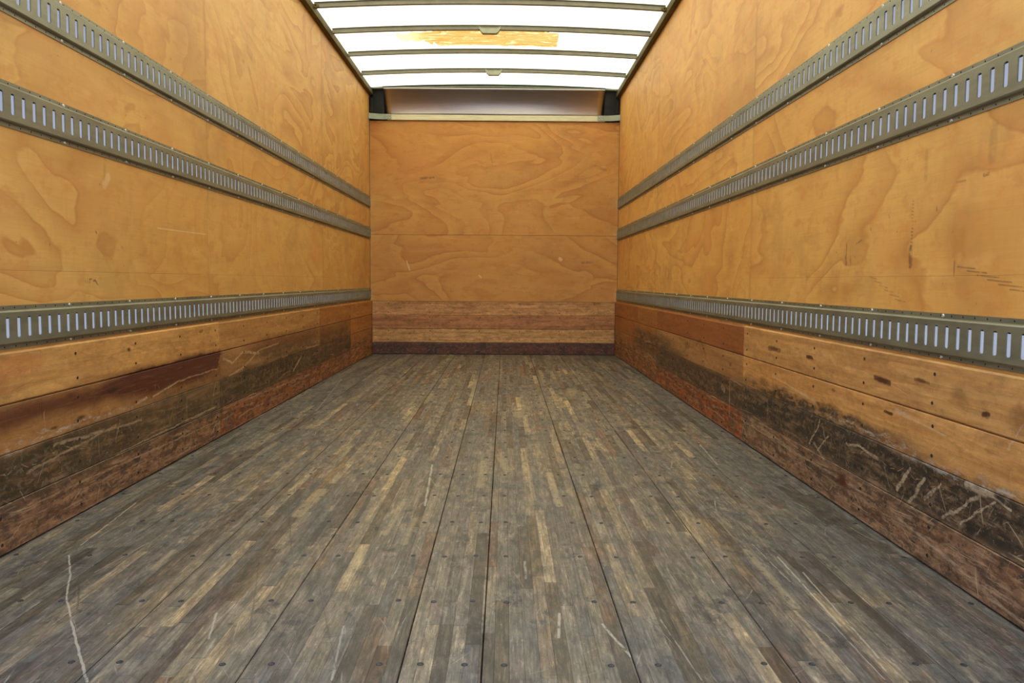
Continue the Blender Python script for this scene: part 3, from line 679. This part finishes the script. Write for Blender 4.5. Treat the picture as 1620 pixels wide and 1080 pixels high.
# aluminium sheet: leans and curves gently, behind the ledge
V, Fs = [], []; nx, nz = 30, 14
for j in range(nz+1):
    for i in range(nx+1):
        u, v = i/nx, j/nz; x_ = -1.205+2.185*u
        bulge = .004*math.sin(u*math.pi*4.0+.6)*math.sin(v*math.pi)
        V.append((x_, YB+.010-.105*v**2.0-.030*(1-(2*u-1)**2)*(1-v*.6)+bulge, 2.389+.243*v))
for j in range(nz):
    for i in range(nx): a = j*(nx+1)+i; Fs.append((a, a+1, a+nx+2, a+nx+1))
pn = mesh('aluminium_panel', V, Fs, M_ALU, smooth=True)
sm_ = pn.modifiers.new('thickness', 'SOLIDIFY'); sm_.thickness = .003; sm_.offset = -1
tag(pn, 'shiny brownish aluminium panel above the front plywood, under the roof', 'panel')
def post(x0, x1, nm):
    m = MB(); m.box((min(x0, x1), YB-.012, 2.334), (max(x0, x1), YB+.012, 2.640), .006)
    xa = x0+(x1-x0)*.25; xb = x0
    m.box((min(xa, xb), YB-.035, 2.40), (max(xa, xb), YB-.0125, 2.56), .010)
    tag(m.build('corner_lining', M_BLACK), 'black corner lining beside the shiny panel, upper %s corner' % nm, 'lining', 'black upper corner linings')
post(XL+.002, -1.207, 'left'); post(XR-.002, .982, 'right')
CROWN = .038
XM = (XL+XR)/2; HWD = (XR-XL)/2
def zroof(x): return CROWN*(1-((x-XM)/HWD)**2)
def arc_bar(m, xa, xb, ya, yb, z0, z1, n=36, mi=0, crown=1.0):
    V = []
    for i in range(n+1):
        x = xa+(xb-xa)*i/n; c = zroof(x)*crown
        V += [(x, ya, z0+c), (x, yb, z0+c), (x, yb, z1+c), (x, ya, z1+c)]
    Fs = []
    for i in range(n):
        a = 4*i
        for q in range(4): r_ = (q+1) % 4; Fs.append((a+q, a+4+q, a+4+r_, a+r_))
    Fs += [(0, 1, 2, 3), (4*n+3, 4*n+2, 4*n+1, 4*n)]
    m.add(V, Fs, mi)
hd = MB(); arc_bar(hd, XL+.04, XR-.04, YB-.080, YB+.012, 2.628, 2.642, crown=.55); h0 = struct(hd.build('trim_1', M_HEAD))
hd = MB(); arc_bar(hd, -1.215, .985, YB-.094, YB-.081, 2.636, 2.657, crown=.62); hd.build('dark_lip', M_HEADD, h0)
hd = MB(); arc_bar(hd, XL+.0, XR-.0, YB-.078, YB+.012, 2.6425, 2.66, crown=.9); hd.build('header_cap', M_HEADD, h0)

# ---------------------------------------------------------------- roof skin, top rails, bows
V, Fs = [], []; n = 40
YE = YB+.034
for i in range(n+1):
    x = XL-.02+(XR-XL+.04)*i/n; z = 2.636+zroof(min(max(x, XL), XR)); V += [(x, Y0, z), (x, YB-.05, z)]
for i in range(n): a = 2*i; Fs.append((a, a+1, a+3, a+2))
struct(mesh('ceiling', V, Fs, M_ROOF, smooth=True))
V2 = []; Fs2 = []
for i in range(n+1):
    x = XL-.02+(XR-XL+.04)*i/n; z = 2.6365+zroof(min(max(x, XL), XR)); V2 += [(x, YB-.048, z), (x, YE, z)]
for i in range(n): a = 2*i; Fs2.append((a, a+1, a+3, a+2))
mesh('front_roof_cap', V2, Fs2, M_HEADD, h0)
for i, (X, s, nm) in enumerate(((XL, 1, 'left'), (XR, -1, 'right'))):
    m_ = MB()
    a, b_ = sorted((X-s*.022, X+s*.040)); m_.box((a, Y0, 2.588), (b_, YB-.002, 2.625), .002)
    a, b_ = sorted((X+s*.0005, X+s*.040)); m_.box((a, Y0, 2.574), (b_, YB-.002, 2.5882), .001)
    struct(m_.build('trim_%d' % (i+2), M_TOPR))
BOWS = [(5.955, False), (6.555, True), (7.205, False), (7.850, True)]
BL = ['curved steel roof bow nearest the camera, at the top edge of the photo', 'curved steel roof bow with a clip, in front of the amber patch', 'curved steel roof bow just behind the amber patch, without a clip', 'curved steel roof bow farthest from the camera, with a small clip']
for i, (yy, br) in enumerate(BOWS):
    m_ = MB(); x0, x1 = XL+.042, XR-.042
    arc_bar(m_, x0, x1, yy-.015, yy+.015, 2.602, 2.6345)
    arc_bar(m_, x0, x1, yy-.028, yy-.0152, 2.6320, 2.6345); arc_bar(m_, x0, x1, yy+.0152, yy+.028, 2.6320, 2.6345)
    o = m_.build('roof_bow', M_BOW); tag(o, BL[i], 'roof bow', 'steel bows under the translucent roof')
    if br:
        b2 = MB(); c0 = -.125+(.012 if i == 3 else 0); hw = .082 if i == 1 else .075; zb = 2.602+zroof(c0)
        prof = [(-hw, .006), (-hw+.008, -.002), (-hw+.012, -.010), (-hw+.030, -.028), (hw-.030, -.028), (hw-.012, -.010), (hw-.008, -.002), (hw, .006)]
        V = []
        for y_ in (yy-.024, yy+.020):
            for px, pz in prof: V.append((c0+px, y_, zb+pz))
            for px, pz in reversed(prof): V.append((c0+px*.98, y_, zb+max(pz+.022, .010)))
        q = 16; Fs = [tuple(range(q)), tuple(range(2*q-1, q-1, -1))]+[(k_, (k_+1) % q, (k_+1) % q+q, k_+q) for k_ in range(q)]
        b2.add(V, Fs); bo = b2.build('clip', M_BRK, o); bo['label'] = 'pale metal clip wrapped under the bow'
    if i == 0:
        for sx in (x0+.012, x1-.012):
            me = screw_mesh('end_bolt', .020, .018, M_TOPR); q = bpy.data.objects.new('end_bolt', me); C.objects.link(q); q.parent = o; q.location = (sx, yy-.016, 2.612); q.rotation_euler = (math.pi/2, 0, 0)
# amber patch between the second and third bow
random.seed(3)
def roof_pt(px, py, z=2.66):
    r = F*FPX+RR*(px-810)-UU*(py-540); k_ = (z-CH)/r.z; return r.x*k_, r.y*k_
xs_ = [-.86+i*(1.27/60) for i in range(61)]
top, bot = [], []
for i, x in enumerate(xs_):
    f = i/60
    ya, yb_ = 6.60+.10*max(0, f-.55)/.45+random.uniform(-.012, .012), 7.09+random.uniform(-.02, .02)+.05*max(0, f-.6)
    if f < .22: ya += .10*(1-f/.22)+random.uniform(0, .10); yb_ -= .16*(1-f/.22)+random.uniform(0, .10)
    if f > .94: ya += .02
    top.append((x+(random.uniform(-.01, .01)), yb_)); bot.append((x+random.uniform(-.01, .01), ya))
V, Fs = [], []
for (a, b_) in zip(bot, top):
    for t_ in range(6):
        q = t_/5; x = a[0]+(b_[0]-a[0])*q; y = a[1]+(b_[1]-a[1])*q; V.append((x, y, 2.6352+zroof(x)))
for i in range(60):
    for t_ in range(5): a = i*6+t_; Fs.append((a, a+1, a+7, a+6))
pt = mesh('roof_patch', V, Fs, M_PATCH, smooth=True)
tag(pt, 'ragged amber repair patch stuck under the white translucent roof', 'patch')
